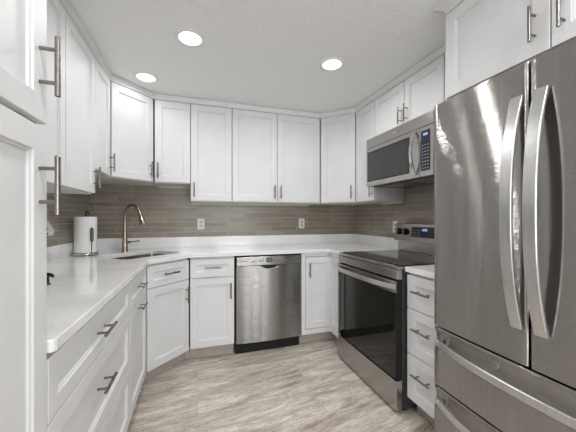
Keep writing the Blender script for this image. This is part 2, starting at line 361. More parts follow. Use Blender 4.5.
back_up('raised one door white wall cabinet right of the angled cabinet over the sink', XL + 0.603, -0.066, ZS, [(XL + 0.605, -0.066, 'L')])
back_up('one door white wall cabinet on the back wall above the outlet nearest the faucet', -0.064, 0.319, ZB, [(-0.064, 0.319, 'L')])
back_up('wide two door white wall cabinet above the dishwasher', 0.321, XR - 0.603, ZB, [(0.321, 0.780, 'R'), (0.780, XR - 0.604, 'L')])
diag_up('angled white corner wall cabinet left of the microwave', False, ZB)
def right_up(label, y1, y0, z0, doors, x=UX1, **k):   # y1 far end, y0 near end; local x = -y
    c = (y0 + y1) / 2; return upper(label, (x, c), -R90, y1 - y0, z0, [(c - a, c - b, s) for a, b, s in doors], **k)
RY1, RY0 = 2.204, 1.442      # range / microwave span in y
right_up('narrow white wall cabinet tucked between the angled corner cabinet and the microwave', YB - 0.603, RY1 + 0.001, ZB, [(YB - 0.603, RY1 + 0.001, 'R')])
right_up('short two door white wall cabinet directly over the microwave', RY1 - 0.001, RY0 + 0.001, 1.915, [(RY1 - 0.001, 1.816, 'R'), (1.816, RY0 + 0.001, 'L')], rail=False)
right_up('narrow white wall cabinet mostly hidden behind the cabinet over the refrigerator', RY0 - 0.001, 1.170, ZB, [(RY0 - 0.001, 1.170, 'R')])
# deep cabinet over fridge
fz = 1.842
r = thing('wall_cabinet', 'deep white two door cabinet over the refrigerator', 'cabinet', (FRX, 0.70, fz), -R90)
B('body', (-0.468, 0.468, 0.0205, 0.609, 0.0, ZT - fz + 0.03), 'body', r)
add_door(r, -0.468, -0.0 - G, 0.002, ZT - fz, -0.05, 0.117)
add_door(r, G, 0.468, 0.002, ZT - fz, 0.042, 0.117)

# tall pantry cabinet at left
py1, py0 = 0.829, -0.05
pc = (py0 + py1) / 2; pw = py1 - py0
r = thing('pantry_cabinet', 'tall white pantry cabinet at the left edge beside the worktop end', 'cabinet', (BX0, pc, 0), R90)
B('body', (-pw / 2, pw / 2, 0.0205, 0.628, 0.105, ZT + 0.03), 'body', r)
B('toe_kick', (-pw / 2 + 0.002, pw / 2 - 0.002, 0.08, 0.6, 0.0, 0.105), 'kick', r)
hx = 0.794 - pc
for (a, b, hs) in ((-pw / 2 + 0.001, -0.0015, -1), (0.0015, pw / 2 - 0.001, 1)):
    hh = hx if hs > 0 else -hx
    add_door(r, a, b, 0.115, 1.424, hh, 1.288, ln=0.139)
    add_door(r, a, b, 1.438, ZT, hh, 1.566, ln=0.139)

# ------------------------------------------------------------------ base cabinets
def base(label, loc, rz, wd, fronts, depth=0.608, kick=True, name='base_cabinet', kl=0.0, kr=0.0):
    """fronts: ('drawer'|'door', x0,x1,z0,z1, hx,hz,vertical)"""
    r = thing(name, label, 'cabinet', (loc[0], loc[1], 0), rz)
    B('body', (-wd / 2 + 0.0005, wd / 2 - 0.0005, 0.0205, 0.0205 + depth - 0.002, 0.105, 0.881), 'body', r)
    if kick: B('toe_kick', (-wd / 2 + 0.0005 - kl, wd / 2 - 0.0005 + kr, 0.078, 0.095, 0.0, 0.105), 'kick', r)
    for f in fronts:
        kind, x0, x1, z0, z1, hx_, hz_, vert = f
        add_door(r, x0 + G, x1 - G, z0 + G, z1 - G, hx_, hz_, vert, name=kind)
    return r
Z1, Z2 = 0.868, 0.703
# left drawer bank
c = (0.833 + 1.708) / 2; h = (1.708 - 0.833) / 2
base('wide white base cabinet with three deep drawers along the left worktop, nearest the camera', (BX0, c), R90, 2 * h,
     [('drawer', -h, h, Z2, Z1, 1.225 - c, 0.792, False), ('drawer', -h, h, 0.41, Z2, 1.225 - c, 0.588, False), ('drawer', -h, h, 0.112, 0.41, 1.225 - c, 0.30, False)])
c = (1.710 + 2.208) / 2; h = (2.208 - 1.710) / 2
base('narrow white base cabinet with one drawer over one door, left of the angled sink cabinet', (BX0, c), R90, 2 * h,
     [('drawer', -h, h, Z2, Z1, 0, 0.792, False), ('door', -h, h, 0.112, Z2, 0, 0.66, False)])
# diagonal sink base
a, b = (BX0, YB - 0.913), (XL + 0.913, BY); rz = R45
c = ((a[0] + b[0]) / 2, (a[1] + b[1]) / 2); wd = math.dist(a, b)
r = thing('sink_base_cabinet', 'angled white corner base cabinet with false drawer and door under the sink', 'cabinet', (c[0], c[1], 0), rz)
lp = local(c, rz, [a, b, (XL + 0.913, YB - 0.002), (XL + 0.002, YB - 0.002), (XL + 0.002, YB - 0.913)])
bm = bmesh.new()
# open-topped carcass so that the sink bowl hangs inside it
q = [(-wd / 2 + 0.009, 0.0205), (wd / 2 - 0.009, 0.0205)] + lp[2:]
prism(bm, q, 0.105, 0.60)
box(bm, -wd / 2 + 0.009, wd / 2 - 0.009, 0.0205, 0.04, 0.60, 0.881)
obj('body', bm, 'body', r)
bm = bmesh.new()
e1, e2 = wd / 2 + 0.0322, wd / 2 + 0.0545
prism(bm, [(-e2, 0.0555), (-e1, 0.078), (e1, 0.078), (e2, 0.0555), (e2 + 0.008, 0.068), (e1 + 0.006, 0.092), (-e1 - 0.006, 0.092), (-e2 - 0.008, 0.068)], 0.0, 0.105)
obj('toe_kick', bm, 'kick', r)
d = add_door(r, -wd / 2 + 0.008, wd / 2 - 0.008, Z2 + G, Z1 - G, 0.0, 0.79, False, name='drawer')
d = add_door(r, -wd / 2 + 0.008, wd / 2 - 0.008, 0.112, Z2 - G, wd / 2 - 0.042, 0.585)
# back run, left of dishwasher
x0, x1 = -0.063, 0.306; c = (x0 + x1) / 2; h = (x1 - x0) / 2
base('white base cabinet with one drawer over one door, left of the dishwasher', (c, BY), 0, 2 * h,
     [('drawer', -h, h, Z2, Z1, 0, 0.79, False), ('door', -h, h, 0.112, Z2, h - 0.034, 0.585, True)])
# corner base with bifold door
r = thing('corner_base_cabinet', 'white corner base cabinet with folding inset door between dishwasher and range', 'cabinet', (BX1, BY, 0), 0)
bm = bmesh.new()
wx0 = 0.934 - BX1; yy = (RY1 + 0.012) - BY
prism(bm, [(wx0, 0.045), (0.045, 0.045), (0.045, yy), (XR - BX1 - 0.002, yy), (XR - BX1 - 0.002, 0.628), (wx0, 0.628)], 0.105, 0.881)
obj('body', bm, 'body', r)
bm = bmesh.new()   # face frame
box(bm, wx0, wx0 + 0.038, 0.0, 0.0449, 0.106, 0.881); box(bm, wx0 + 0.038, 0.0, 0.0, 0.0449, 0.845, 0.881); box(bm, wx0 + 0.038, 0.0, 0.0, 0.0449, 0.106, 0.152)
box(bm, 0.0, 0.0449, yy, 0.0449, 0.845, 0.881); box(bm, 0.0, 0.0449, yy, 0.0449, 0.106, 0.152); box(bm, 0.0, 0.0449, yy, yy + 0.012, 0.152, 0.845)
obj('face_frame', bm, 'paint', r, bevel=0.001)
d = obj('door', door_bm(wx0 + 0.043, 0.016, 0.157, 0.840, 0.004), 'paint', r); pull(d, wx0 + 0.043 + 0.034, 0.72, True, 0.004)
bm = door_bm(-(0.0 + 0.020), -(yy + 0.016), 0.157, 0.840, 0.004, fr=0.05)
bmesh.ops.rotate(bm, verts=bm.verts, cent=(0, 0, 0), matrix=Matrix.Rotation(-R90, 3, 'Z'))
obj('door', bm, 'paint', r)
bm = bmesh.new(); box(bm, wx0, 0.095, 0.078, 0.095, 0, 0.105); box(bm, 0.078, 0.095, yy, 0.078, 0, 0.105); obj('toe_kick', bm, 'kick', r)
# drawers between range and fridge
y1, y0 = RY0 - 0.007, 1.155; c = (y0 + y1) / 2; h = (y1 - y0) / 2
base('narrow white base cabinet with three drawers between range and refrigerator', (BX1, c), -R90, 2 * h,
     [('drawer', -h, h, 0.662, Z1, 0, 0.778, False), ('drawer', -h, h, 0.385, 0.662, 0, 0.555, False), ('drawer', -h, h, 0.108, 0.385, 0, 0.285, False)])

# ------------------------------------------------------------------ worktops
ZW0, ZW1 = 0.8815, 0.914
def rrect(cx, cy, ux, uy, L_, W_, rad, seg=6):
    pts = []
    for sx, sy, a0 in ((1, 1, 0), (-1, 1, 90), (-1, -1, 180), (1, -1, 270)):
        for k in range(seg + 1):
            a = math.radians(a0 + 90 * k / seg)
            px = sx * (L_ / 2 - rad) + rad * math.cos(a); py = sy * (W_ / 2 - rad) + rad * math.sin(a)
            pts.append((cx + ux[0] * px + uy[0] * py, cy + ux[1] * px + uy[1] * py))
    return pts
s2 = math.sqrt(0.5)
SL, SWD = 0.52, 0.385
mid = (-0.1975, 2.3425); off = 0.155 + SWD / 2
sink_c = (mid[0] - s2 * off, mid[1] + s2 * off)
hole = rrect(sink_c[0], sink_c[1], (s2, s2), (-s2, s2), SL, SWD, 0.06)
outer = [(XL, 0.831), (-0.345, 0.831), (-0.337, 0.834), (-0.333, 0.842), (-0.333, 2.207), (-0.062, 2.478), (1.180, 2.478), (1.195, 2.474), (1.210, 2.460), (1.216, 2.442),
         (1.216, RY1 + 0.004), (XR, RY1 + 0.004), (XR, YB), (XL, YB)]
bm = bmesh.new(); es = []
for loop in (outer, hole):
    vs = [bm.verts.new((x, y, ZW0)) for x, y in loop]
    es += [bm.edges.new((vs[i], vs[(i + 1) % len(vs)])) for i in range(len(vs))]
bmesh.ops.triangle_fill(bm, use_beauty=True, use_dissolve=False, edges=es, normal=(0, 0, 1))
g = bmesh.ops.extrude_face_region(bm, geom=list(bm.faces))
bmesh.ops.translate(bm, verts=[v for v in g['geom'] if isinstance(v, bmesh.types.BMVert)], vec=(0, 0, ZW1 - ZW0))
wt = tag(obj('countertop', bm, 'quartz', bevel=0.004, seg=3), 'long white quartz worktop wrapping the left, sink and back sides', 'countertop')
def upst(parent, boxes): return B('upstand', boxes, 'quartz', parent, 0.001)
upst(wt, [(XL, XL + 0.02, 0.831, YB - 0.02, ZW1, 1.016), (XL, XR, YB - 0.02, YB, ZW1, 1.016), (XR - 0.02, XR, RY1 + 0.004, YB - 0.02, ZW1, 1.016)])
w2 = tag(B('countertop', (1.216, XR, 1.150, RY0 - 0.006, ZW0, ZW1), 'quartz', None, 0.004, seg=3), 'small white quartz worktop between range and refrigerator', 'countertop')
upst(w2, (XR - 0.02, XR, 1.150, RY0 - 0.006, ZW1, 1.016))

# ------------------------------------------------------------------ sink
sk = thing('sink', 'stainless undermount sink bowl set in the angled corner worktop', 'sink', (sink_c[0], sink_c[1], 0.69), R45)
bm = bmesh.new(); zt = ZW0 - 0.001 - 0.69
def ringz(L_, W_, rad, z): return [bm.verts.new((x, y, z)) for x, y in rrect(0, 0, (1, 0), (0, 1), L_, W_, rad)]
seq = [(SL + 0.05, SWD + 0.05, 0.08, zt), (SL + 0.004, SWD + 0.004, 0.062, zt), (SL, SWD, 0.06, zt - 0.01), (SL - 0.02, SWD - 0.02, 0.05, 0.03), (SL - 0.06, SWD - 0.06, 0.04, 0.008), (0.12, 0.12, 0.055, 0.003),
       (0.12, 0.12, 0.055, 0.0), (SL - 0.056, SWD - 0.056, 0.045, 0.0), (SL - 0.012, SWD - 0.012, 0.055, 0.025), (SL + 0.006, SWD + 0.006, 0.063, zt - 0.01), (SL + 0.05, SWD + 0.05, 0.08, zt - 0.002)]
R = [ringz(*s) for s in seq]
for i in range(len(R)):
    a, b = R[i], R[(i + 1) % len(R)]
    if i in (5,): continue
    for k in range(len(a)): bm.faces.new((a[k], a[(k + 1) % len(a)], b[(k + 1) % len(b)], b[k]))
bm.faces.new(R[5]); bm.faces.new(R[6])
obj('bowl', bm, 'sink_steel', sk, smooth=True)
bm = bmesh.new(); lathe(bm, [(0.045, 0.0032), (0.045, 0.006), (0.035, 0.007), (0.03, 0.004)], (0, 0, 0.0)); obj('drain', bm, 'chrome', sk, smooth=True)

# ------------------------------------------------------------------ faucet
fx, fy = -0.617, 2.828
fc = thing('faucet', 'brushed nickel pull-down gooseneck faucet behind the sink', 'faucet', (fx, fy, ZW1), -R45)   # local +x towards the sink
bm = bmesh.new(); lathe(bm, [(0.029, 0), (0.029, 0.006), (0.0255, 0.014), (0.0235, 0.05), (0.0195, 0.13), (0.0155, 0.19), (0.0135, 0.235), (0.0125, 0.25)])
obj('base', bm, 'faucet', fc, smooth=True)
pts = [(0, 0, 0.249), (0, 0, 0.30)]
Rr = 0.106
for k in range(1, 15):
    a = PI - PI * 0.90 * k / 14; pts.append((Rr + Rr * math.cos(a), 0, 0.307 + Rr * math.sin(a)))
bm = bmesh.new(); tube(bm, pts, 0.0118, 16); obj('spout', bm, 'faucet', fc, smooth=True)
e = Vector(pts[-1]); dr = (Vector(pts[-1]) - Vector(pts[-2])).normalized()
bm = bmesh.new(); tube(bm, [e, e + dr * 0.01, e + dr * 0.04, e + dr * 0.092, e + dr * 0.106], [0.0125, 0.0155, 0.0185, 0.0255, 0.024], 18)
obj('spray_head', bm, 'faucet', fc, smooth=True)
bm = bmesh.new(); lv = Vector((math.cos(R45), math.sin(R45), 0))
tube(bm, [lv * 0.018 + Vector((0, 0, 0.083)), lv * 0.045 + Vector((0, 0, 0.083))], 0.012, 14)
tube(bm, [lv * 0.040 + Vector((0, 0, 0.086)), lv * 0.075 + Vector((0, 0, 0.09)), lv * 0.118 + Vector((0, 0, 0.093))], [0.0065, 0.0055, 0.005], 10)
obj('lever', bm, 'faucet', fc, smooth=True)

# ------------------------------------------------------------------ paper towels
px, py = -0.866, 2.675
ph = thing('paper_towel_holder', 'dark upright paper towel holder with round base on the left worktop', 'paper towel holder', (px, py, ZW1))
bm = bmesh.new(); lathe(bm, [(0.088, 0), (0.088, 0.012), (0.084, 0.016), (0.02, 0.018)], seg=40); obj('base', bm, 'dark_metal', ph, smooth=True)
bm = bmesh.new(); lathe(bm, [(0.0892, 0.006), (0.0905, 0.009), (0.0905, 0.013), (0.0885, 0.016), (0.086, 0.0165), (0.086, 0.006)], seg=40, cap=False); obj('rim', bm, 'chrome', ph, smooth=True, label='chrome rim of the base')
bm = bmesh.new(); tube(bm, [(0, 0, 0.017), (0, 0, 0.326)], 0.005, 12)
lp = [(0, 0, 0.324)] + [(0.010 - 0.010 * math.cos(a), 0, 0.342 + 0.012 * math.sin(a)) for a in [PI * k / 8 for k in range(9)]] + [(0.02, 0, 0.332)]
tube(bm, lp, 0.0038, 10); obj('rod', bm, 'dark_metal', ph, smooth=True)
ad = Vector((0.72, -0.69, 0)).normalized()
bm = bmesh.new()
q = [ad * 0.082, ad * 0.082]
tube(bm, [(ad.x * 0.080, ad.y * 0.080, 0.015), (ad.x * 0.086, ad.y * 0.086, 0.10), (ad.x * 0.0845, ad.y * 0.0845, 0.155), (ad.x * 0.0845, ad.y * 0.0845, 0.225)], 0.0028, 8)
obj('arm', bm, 'dark_metal', ph, smooth=True)
bm = bmesh.new()
tn = Vector((-ad.y, ad.x, 0)); cpt = ad * 0.085
loop = []
for k in range(24):
    a = 2 * PI * k / 24; loop.append(cpt + tn * 0.010 * math.cos(a) + Vector((0, 0, 0.165 + 0.05 * (1 if math.sin(a) > 0 else -1) * 0.8 + 0.012 * math.sin(a))))
tube(bm, loop + [loop[0]], 0.0035, 8, cap=False); obj('arm_loop', bm, 'dark_metal', ph, smooth=True)
rl = thing('paper_towel_roll', 'thick white paper towel roll on the dark holder', 'paper towels', (px, py, ZW1 + 0.019))
bm = bmesh.new(); lathe(bm, [(0.021, 0.0), (0.075, 0.0), (0.078, 0.004), (0.078, 0.286), (0.075, 0.29), (0.021, 0.29), (0.021, 0.0)], seg=48, cap=False); obj('paper', bm, 'paper', rl, smooth=True)
bm = bmesh.new(); lathe(bm, [(0.0185, 0.0), (0.0208, 0.0), (0.0208, 0.291), (0.0185, 0.291), (0.0185, 0.0)], cap=False); obj('core', bm, 'card', rl, smooth=True)

# small dark pump at the near end of worktop
pd = thing('pump_dispenser', 'small black pump with curved top on the worktop beside the pantry edge', 'dispenser', (-0.640, 1.53, ZW1), math.radians(-25))
bm = bmesh.new(); lathe(bm, [(0.011, 0), (0.011, 0.004), (0.006, 0.008), (0.0055, 0.036)], seg=20); obj('stem', bm, 'dark_metal', pd, smooth=True)
bm = bmesh.new(); tube(bm, [(-0.012, 0, 0.044), (0.0, 0, 0.045), (0.015, 0, 0.044), (0.024, 0, 0.040), (0.028, 0, 0.034)], [0.007, 0.009, 0.0085, 0.007, 0.005], 14); obj('head', bm, 'dark_metal', pd, smooth=True)

# ------------------------------------------------------------------ outlets
def outlet(label, loc, rz, group=None):
    r = thing('outlet', label, 'outlet', loc, rz)
    bm = bmesh.new(); box(bm, -0.036, 0.036, -0.006, 0.0, -0.058, 0.058); obj('cover_plate', bm, 'plastic', r, bevel=0.0025)
    for s in (-1, 1):
        f = B('socket', (-0.0165, 0.0165, -0.0075, -0.006, s * 0.02 - 0.014, s * 0.02 + 0.014), 'slot', r, 0.0005)
        B('slot', [(-0.0075, -0.0055, -0.0078, -0.0075, s * 0.02 - 0.004, s * 0.02 + 0.006), (0.0055, 0.0075, -0.0078, -0.0075, s * 0.02 - 0.004, s * 0.02 + 0.006)], 'black', f)
    return r
outlet('white wall outlet on the taupe tiles between sink and dishwasher', (0.032, YB - 0.0002, 1.150), 0)
outlet('white wall outlet on the back tiles right of the dishwasher', (1.168, YB - 0.0002, 1.150), 0)
outlet('white wall outlet on the right tiles partly behind the range back panel', (XR - 0.0002, 2.325, 1.125), -R90)
outlet('white wall outlet on the left tiles just beyond the pantry edge', (XL + 0.0002, 2.27, 1.13), R90)
ad_ = thing('plug_adapter', 'white wedge-shaped plug adapter on the left wall outlet', 'adapter', (XL + 0.0084, 2.29, 1.10))
bm = bmesh.new()
pr = [(0, 0.095), (0.004, 0.095), (0.038, 0.026), (0.028, -0.006), (0.0, 0.004)]
va = [bm.verts.new((x, -0.028, z)) for x, z in pr]; vb = [bm.verts.new((x, 0.028, z)) for x, z in pr]
bm.faces.new(va); bm.faces.new(vb)
for i in range(5): bm.faces.new((va[i], va[(i + 1) % 5], vb[(i + 1) % 5], vb[i]))
obj('housing', bm, 'plastic', ad_, bevel=0.002)
B('inset', [(0.004, 0.020, -0.0286, -0.0281, 0.028, 0.052), (0.004, 0.012, -0.0286, -0.0281, 0.005, 0.016), (0.018, 0.026, -0.0286, -0.0281, 0.004, 0.013)], 'black', ad_, label='black openings on its near side')

# ------------------------------------------------------------------ dishwasher
dx0, dx1 = 0.311, 0.930; c = (dx0 + dx1) / 2; hw = 0.2975
dw = thing('dishwasher', 'stainless steel dishwasher under the back worktop', 'dishwasher', (c, BY - 0.004, 0), 0)
B('tub', (-hw - 0.008, hw + 0.008, 0.03, 0.60, 0.10, 0.879), 'black', dw)
B('toe_kick', (-hw - 0.006, hw + 0.006, 0.045, 0.075, 0.0, 0.098), 'black', dw)
bm = bmesh.new()   # door: bowed very slightly, with pocket cut at the top centre
n = 24; zb, ztp = 0.100, 0.784
def dy(x): return 0.010 * (x / hw) ** 2
cols = []
for i in range(n + 1):
    x = -hw + 2 * hw * i / n
    dip = max(0.0, 1 - (x / 0.085) ** 2) * 0.030 if abs(x) < 0.085 else 0.0
    cols.append((x, ztp - dip))
f0 = [bm.verts.new((x, dy(x), zb)) for x, z in cols]; f1 = [bm.verts.new((x, dy(x), z)) for x, z in cols]
b0 = [bm.verts.new((x, 0.029, zb)) for x, z in cols]; b1 = [bm.verts.new((x, 0.029, z)) for x, z in cols]
for i in range(n):
    for a, b in ((f0, f1), (f1, b1), (b1, b0), (b0, f0)): bm.faces.new((a[i], a[i + 1], b[i + 1], b[i]))
bm.faces.new((f0[0], f1[0], b1[0], b0[0])); bm.faces.new((f0[-1], f1[-1], b1[-1], b0[-1]))
dd = obj('door', bm, 'steel_h', dw, smooth=True)
bm = bmesh.new()
bm = bmesh.new()
pk = [(x, z + 0.0004) for x, z in cols if abs(x) < 0.085]; pk = [(pk[0][0] - 0.006, ztp)] + pk + [(pk[-1][0] + 0.006, ztp)]
va = [bm.verts.new((x, 0.007, z)) for x, z in pk]; vb = [bm.verts.new((x, 0.0288, z)) for x, z in pk]
bm.faces.new(va); bm.faces.new(vb)
for i in range(len(pk)): j = (i + 1) % len(pk); bm.faces.new((va[i], va[j], vb[j], vb[i]))
obj('pocket', bm, 'black', dd, label='black recess of the pocket handle')  # solid black piece fills the dip, giving its shade by colour
bm = bmesh.new()
arc = [(0.083 * math.cos(a), 0.001, 0.7835 - 0.030 * math.sin(a)) for a in [PI * k / 16 for k in range(17)]]
tube(bm, arc, 0.0026, 8); obj('pocket_handle', bm, 'chrome', dd, smooth=True, label='chrome lip of the pocket handle')
cp = B('control_panel', (-hw, hw, -0.004, 0.029, 0.787, 0.868), 'steel_h', dw, 0.004)
B('display', (-0.028, 0.024, -0.0050, -0.0042, 0.816, 0.850), 'panel_navy', cp, label='dark display window')
B('digits', [(-0.018 + k * 0.012, -0.010 + k * 0.012, -0.0054, -0.0050, 0.828, 0.839) for k in range(3)], 'key', cp)
mk = [(-0.27 + k * 0.012, -0.262 + k * 0.012, -0.0050, -0.0042, 0.824, 0.834) for k in range(6)]
B('lettering', mk, 'print', cp, label='small grey lettering at the left of the panel')
bts = [(-0.165, -0.135, -0.0050, -0.0042, 0.819, 0.828), (-0.095, -0.082, -0.005, -0.0042, 0.822, 0.842), (-0.07, -0.057, -0.005, -0.0042, 0.822, 0.842)]
bts += [(0.05 + k * 0.034, 0.062 + k * 0.034, -0.005, -0.0042, 0.822, 0.842) for k in range(4)]
for b_ in bts: B('button', b_, 'print', cp)

# ------------------------------------------------------------------ range
c = (RY0 + RY1) / 2; rw_ = 0.378; FX = 1.161
rg = thing('range', 'stainless electric range with black glass oven door and ceramic cooktop', 'range', (FX, c, 0), -R90)
depth = XR - FX
B('body', (-rw_ + 0.003, rw_ - 0.003, 0.046, depth - 0.03, 0.02, 0.893), 'dark_grey', rg)
for s_ in (-1, 1): B('foot', (s_ * (rw_ - 0.035) - 0.015, s_ * (rw_ - 0.035) + 0.015, 0.07, 0.10, 0.0, 0.0199), 'black', rg)
B('storage_drawer', (-rw_, rw_, 0.0, 0.045, 0.022, 0.206), 'steel_range', rg, 0.004)
od = B('oven_door', (-rw_, rw_, 0.003, 0.045, 0.214, 0.822), 'black', rg, 0.003)
B('glass', (-rw_ + 0.006, rw_ - 0.006, -0.001, 0.0028, 0.217, 0.748), 'glass', od, 0.001)
B('top_rail', (-rw_, rw_, -0.002, 0.0028, 0.750, 0.8215), 'steel_range', od, 0.001)
bm = bmesh.new(); pts = []
for k in range(19):
    u = -1 + 2 * k / 18; pts.append((u * (rw_ - 0.012), -0.050 + 0.042 * abs(u) ** 3.0, 0.788))
strap(bm, pts, (0, 0, 1), 0.030, 0.012)
box(bm, -rw_ + 0.004, -rw_ + 0.028, -0.014, -0.0021, 0.774, 0.802); box(bm, rw_ - 0.028, rw_ - 0.004, -0.014, -0.0021, 0.774, 0.802)
obj('handle', bm, 'steel_bright', od, bevel=0.003)
B('control_fascia', (-rw_, rw_, 0.006, 0.045, 0.832, 0.890), 'steel_range', rg, 0.003)
ct = B('cooktop', (-rw_, rw_, 0.012, depth - 0.105, 0.8935, 0.914), 'steel_range', rg, 0.003)
cg = B('glass', (-rw_ + 0.012, rw_ - 0.012, 0.045, depth - 0.11, 0.9142, 0.918), 'cooktop', ct, 0.001, label='black ceramic glass surface')
for bx, by, br_ in ((-0.19, 0.19, 0.11), (0.19, 0.19, 0.085), (-0.19, 0.44, 0.085), (0.19, 0.44, 0.11)):
    bm = bmesh.new(); lathe(bm, [(br_ - 0.003, 0), (br_, 0), (br_, 0.0002), (br_ - 0.003, 0.0002), (br_ - 0.003, 0)], (bx, by, 0.9181), 48, False); obj('burner_ring', bm, 'burner', ct)
# back guard
bm = bmesh.new()
def xprism(bm, prof, x0, x1):
    a = [bm.verts.new((x0, y, z)) for y, z in prof]; b = [bm.verts.new((x1, y, z)) for y, z in prof]; n = len(prof)
    bm.faces.new(a); bm.faces.new(b)
    for i in range(n): bm.faces.new((a[i], a[(i + 1) % n], b[(i + 1) % n], b[i]))
xprism(bm, [(depth - 0.085, 0.9142), (depth - 0.022, 0.9142), (depth - 0.022, 1.01), (depth - 0.085, 1.01)], -rw_ + 0.012, rw_ - 0.012)
bg0 = obj('back_riser', bm, 'steel_range', rg, bevel=0.002)
bm = bmesh.new()
ya, yb_ = depth - 0.118, depth - 0.095
xprism(bm, [(ya, 1.010), (depth - 0.022, 1.010), (depth - 0.022, 1.168), (yb_ + 0.012, 1.168), (yb_, 1.160)], -rw_, rw_)
bg = obj('back_panel', bm, 'steel_range', rg, bevel=0.003)
def onp(z): return ya + (yb_ - ya) * (z - 1.01) / 0.15
tl = math.atan2(yb_ - ya, 0.15)
for kx in (-0.318, -0.235, 0.235, 0.318):
    bm = bmesh.new(); zc_ = 1.092; p = Vector((kx, onp(zc_), zc_)); nn = Vector((0, -math.cos(tl), math.sin(tl)))
    tube(bm, [p, p + nn * 0.006, p + nn * 0.007, p + nn * 0.024, p + nn * 0.027], [0.031, 0.031, 0.024, 0.022, 0.019], 24)
    k_ = obj('knob', bm, 'black', bg, smooth=True)
    bm = bmesh.new(); u_ = Vector((0, math.sin(tl), math.cos(tl)))
    strap(bm, [p + nn * 0.030 - u_ * 0.017, p + nn * 0.030 + u_ * 0.017], (1, 0, 0), 0.006, 0.006); obj('grip', bm, 'steel_bright', k_, label='metal grip bar')
bm = bmesh.new(); xprism(bm, [(onp(1.052) - 0.0012, 1.052), (onp(1.138) - 0.0012, 1.138), (onp(1.138) - 0.0001, 1.138), (onp(1.052) - 0.0001, 1.052)], -0.165, 0.165)
dp = obj('display', bm, 'panel_navy', bg, label='dark control display')
def marks(name, lst, m, parent):
    bm = bmesh.new()
    for (a, b, z0, z1) in lst: xprism(bm, [(onp(z0) - 0.0017, z0), (onp(z1) - 0.0017, z1), (onp(z1) - 0.00125, z1), (onp(z0) - 0.00125, z0)], a, b)
    return obj(name, bm, m, parent)
marks('digits', [(-0.045 + k * 0.014, -0.035 + k * 0.014, 1.104, 1.124) for k in range(4)], 'lcd', dp)
marks('key_marks', [(-0.15 + i * 0.024, -0.138 + i * 0.024, 1.066 + j * 0.02, 1.071 + j * 0.02) for i in range(4) for j in range(3)], 'key', dp)

# ------------------------------------------------------------------ microwave
MX = 1.447; mz0, mz1 = 1.490, 1.912
mw = thing('microwave', 'stainless over-the-range microwave hanging below the short wall cabinet', 'microwave', (MX, c, mz0), -R90)
H = mz1 - mz0; mwd = 0.3785
B('body', (-mwd + 0.002, mwd - 0.002, 0.026, XR - MX - 0.004, 0.004, H), 'dark_grey', mw)
B('underside_grille', [(-0.30 + k * 0.31, -0.02 + k * 0.31, 0.10, 0.34, 0.0, 0.0039) for k in range(2)], 'steel_range', mw)
tp = B('vent_strip', (-mwd, mwd, 0.0, 0.0255, H - 0.082, H), 'steel_range', mw, 0.002)
bm = bmesh.new(); tube(bm, [(0.0, 0.0, H - 0.04), (0.0, -0.0012, H - 0.04)], 0.011, 24)
for v in bm.verts: v.co.x *= 1.5
obj('badge', bm, 'steel_bright', tp, label='small oval silver badge')
dsp = 0.258    # door / panel split from centre
md = B('door', (-mwd, dsp, 0.0, 0.0255, 0.003, H - 0.085), 'steel_range', mw, 0.002)
B('window', (-mwd + 0.026, dsp - 0.104, -0.0012, -0.0001, 0.052, H - 0.125), 'mw_glass', md, 0.0004, label='smoked glass window')
bm = bmesh.new(); pts = [(dsp - 0.034, -0.010 - 0.036 * math.sin(PI * k / 16) ** 0.8, 0.028 + (H - 0.125) * k / 16) for k in range(17)]
strap(bm, pts, (1, 0, 0), 0.026, 0.010); box(bm, dsp - 0.045, dsp - 0.023, -0.014, -0.0001, 0.022, 0.044); box(bm, dsp - 0.045, dsp - 0.023, -0.014, -0.0001, H - 0.112, H - 0.090)
obj('handle', bm, 'chrome', md, bevel=0.003)
B('window_frame', [(-mwd + 0.018, dsp - 0.096, -0.0006, -0.0001, 0.044, 0.0519), (-mwd + 0.018, dsp - 0.096, -0.0006, -0.0001, H - 0.1249, H - 0.117), (-mwd + 0.018, -mwd + 0.0259, -0.0006, -0.0001, 0.052, H - 0.125), (dsp - 0.1039, dsp - 0.096, -0.0006, -0.0001, 0.052, H - 0.125)], 'black', md)
cpn = B('control_panel', (dsp + 0.003, mwd, 0.0, 0.0255, 0.003, H - 0.085), 'steel_range', mw, 0.002)
kp = B('keypad', (dsp + 0.016, mwd - 0.026, -0.0014, -0.0001, 0.040, H - 0.112), 'panel_navy', cpn, 0.0003)
B('digits', [(dsp + 0.038 + k * 0.013, dsp + 0.047 + k * 0.013, -0.0018, -0.0014, H - 0.146, H - 0.130) for k in range(3)], 'lcd', kp)
B('key_marks', [(dsp + 0.026 + i * 0.023, dsp + 0.037 + i * 0.023, -0.0018, -0.0014, 0.055 + j * 0.022, 0.0615 + j * 0.022) for i in range(3) for j in range(8)], 'key', kp)

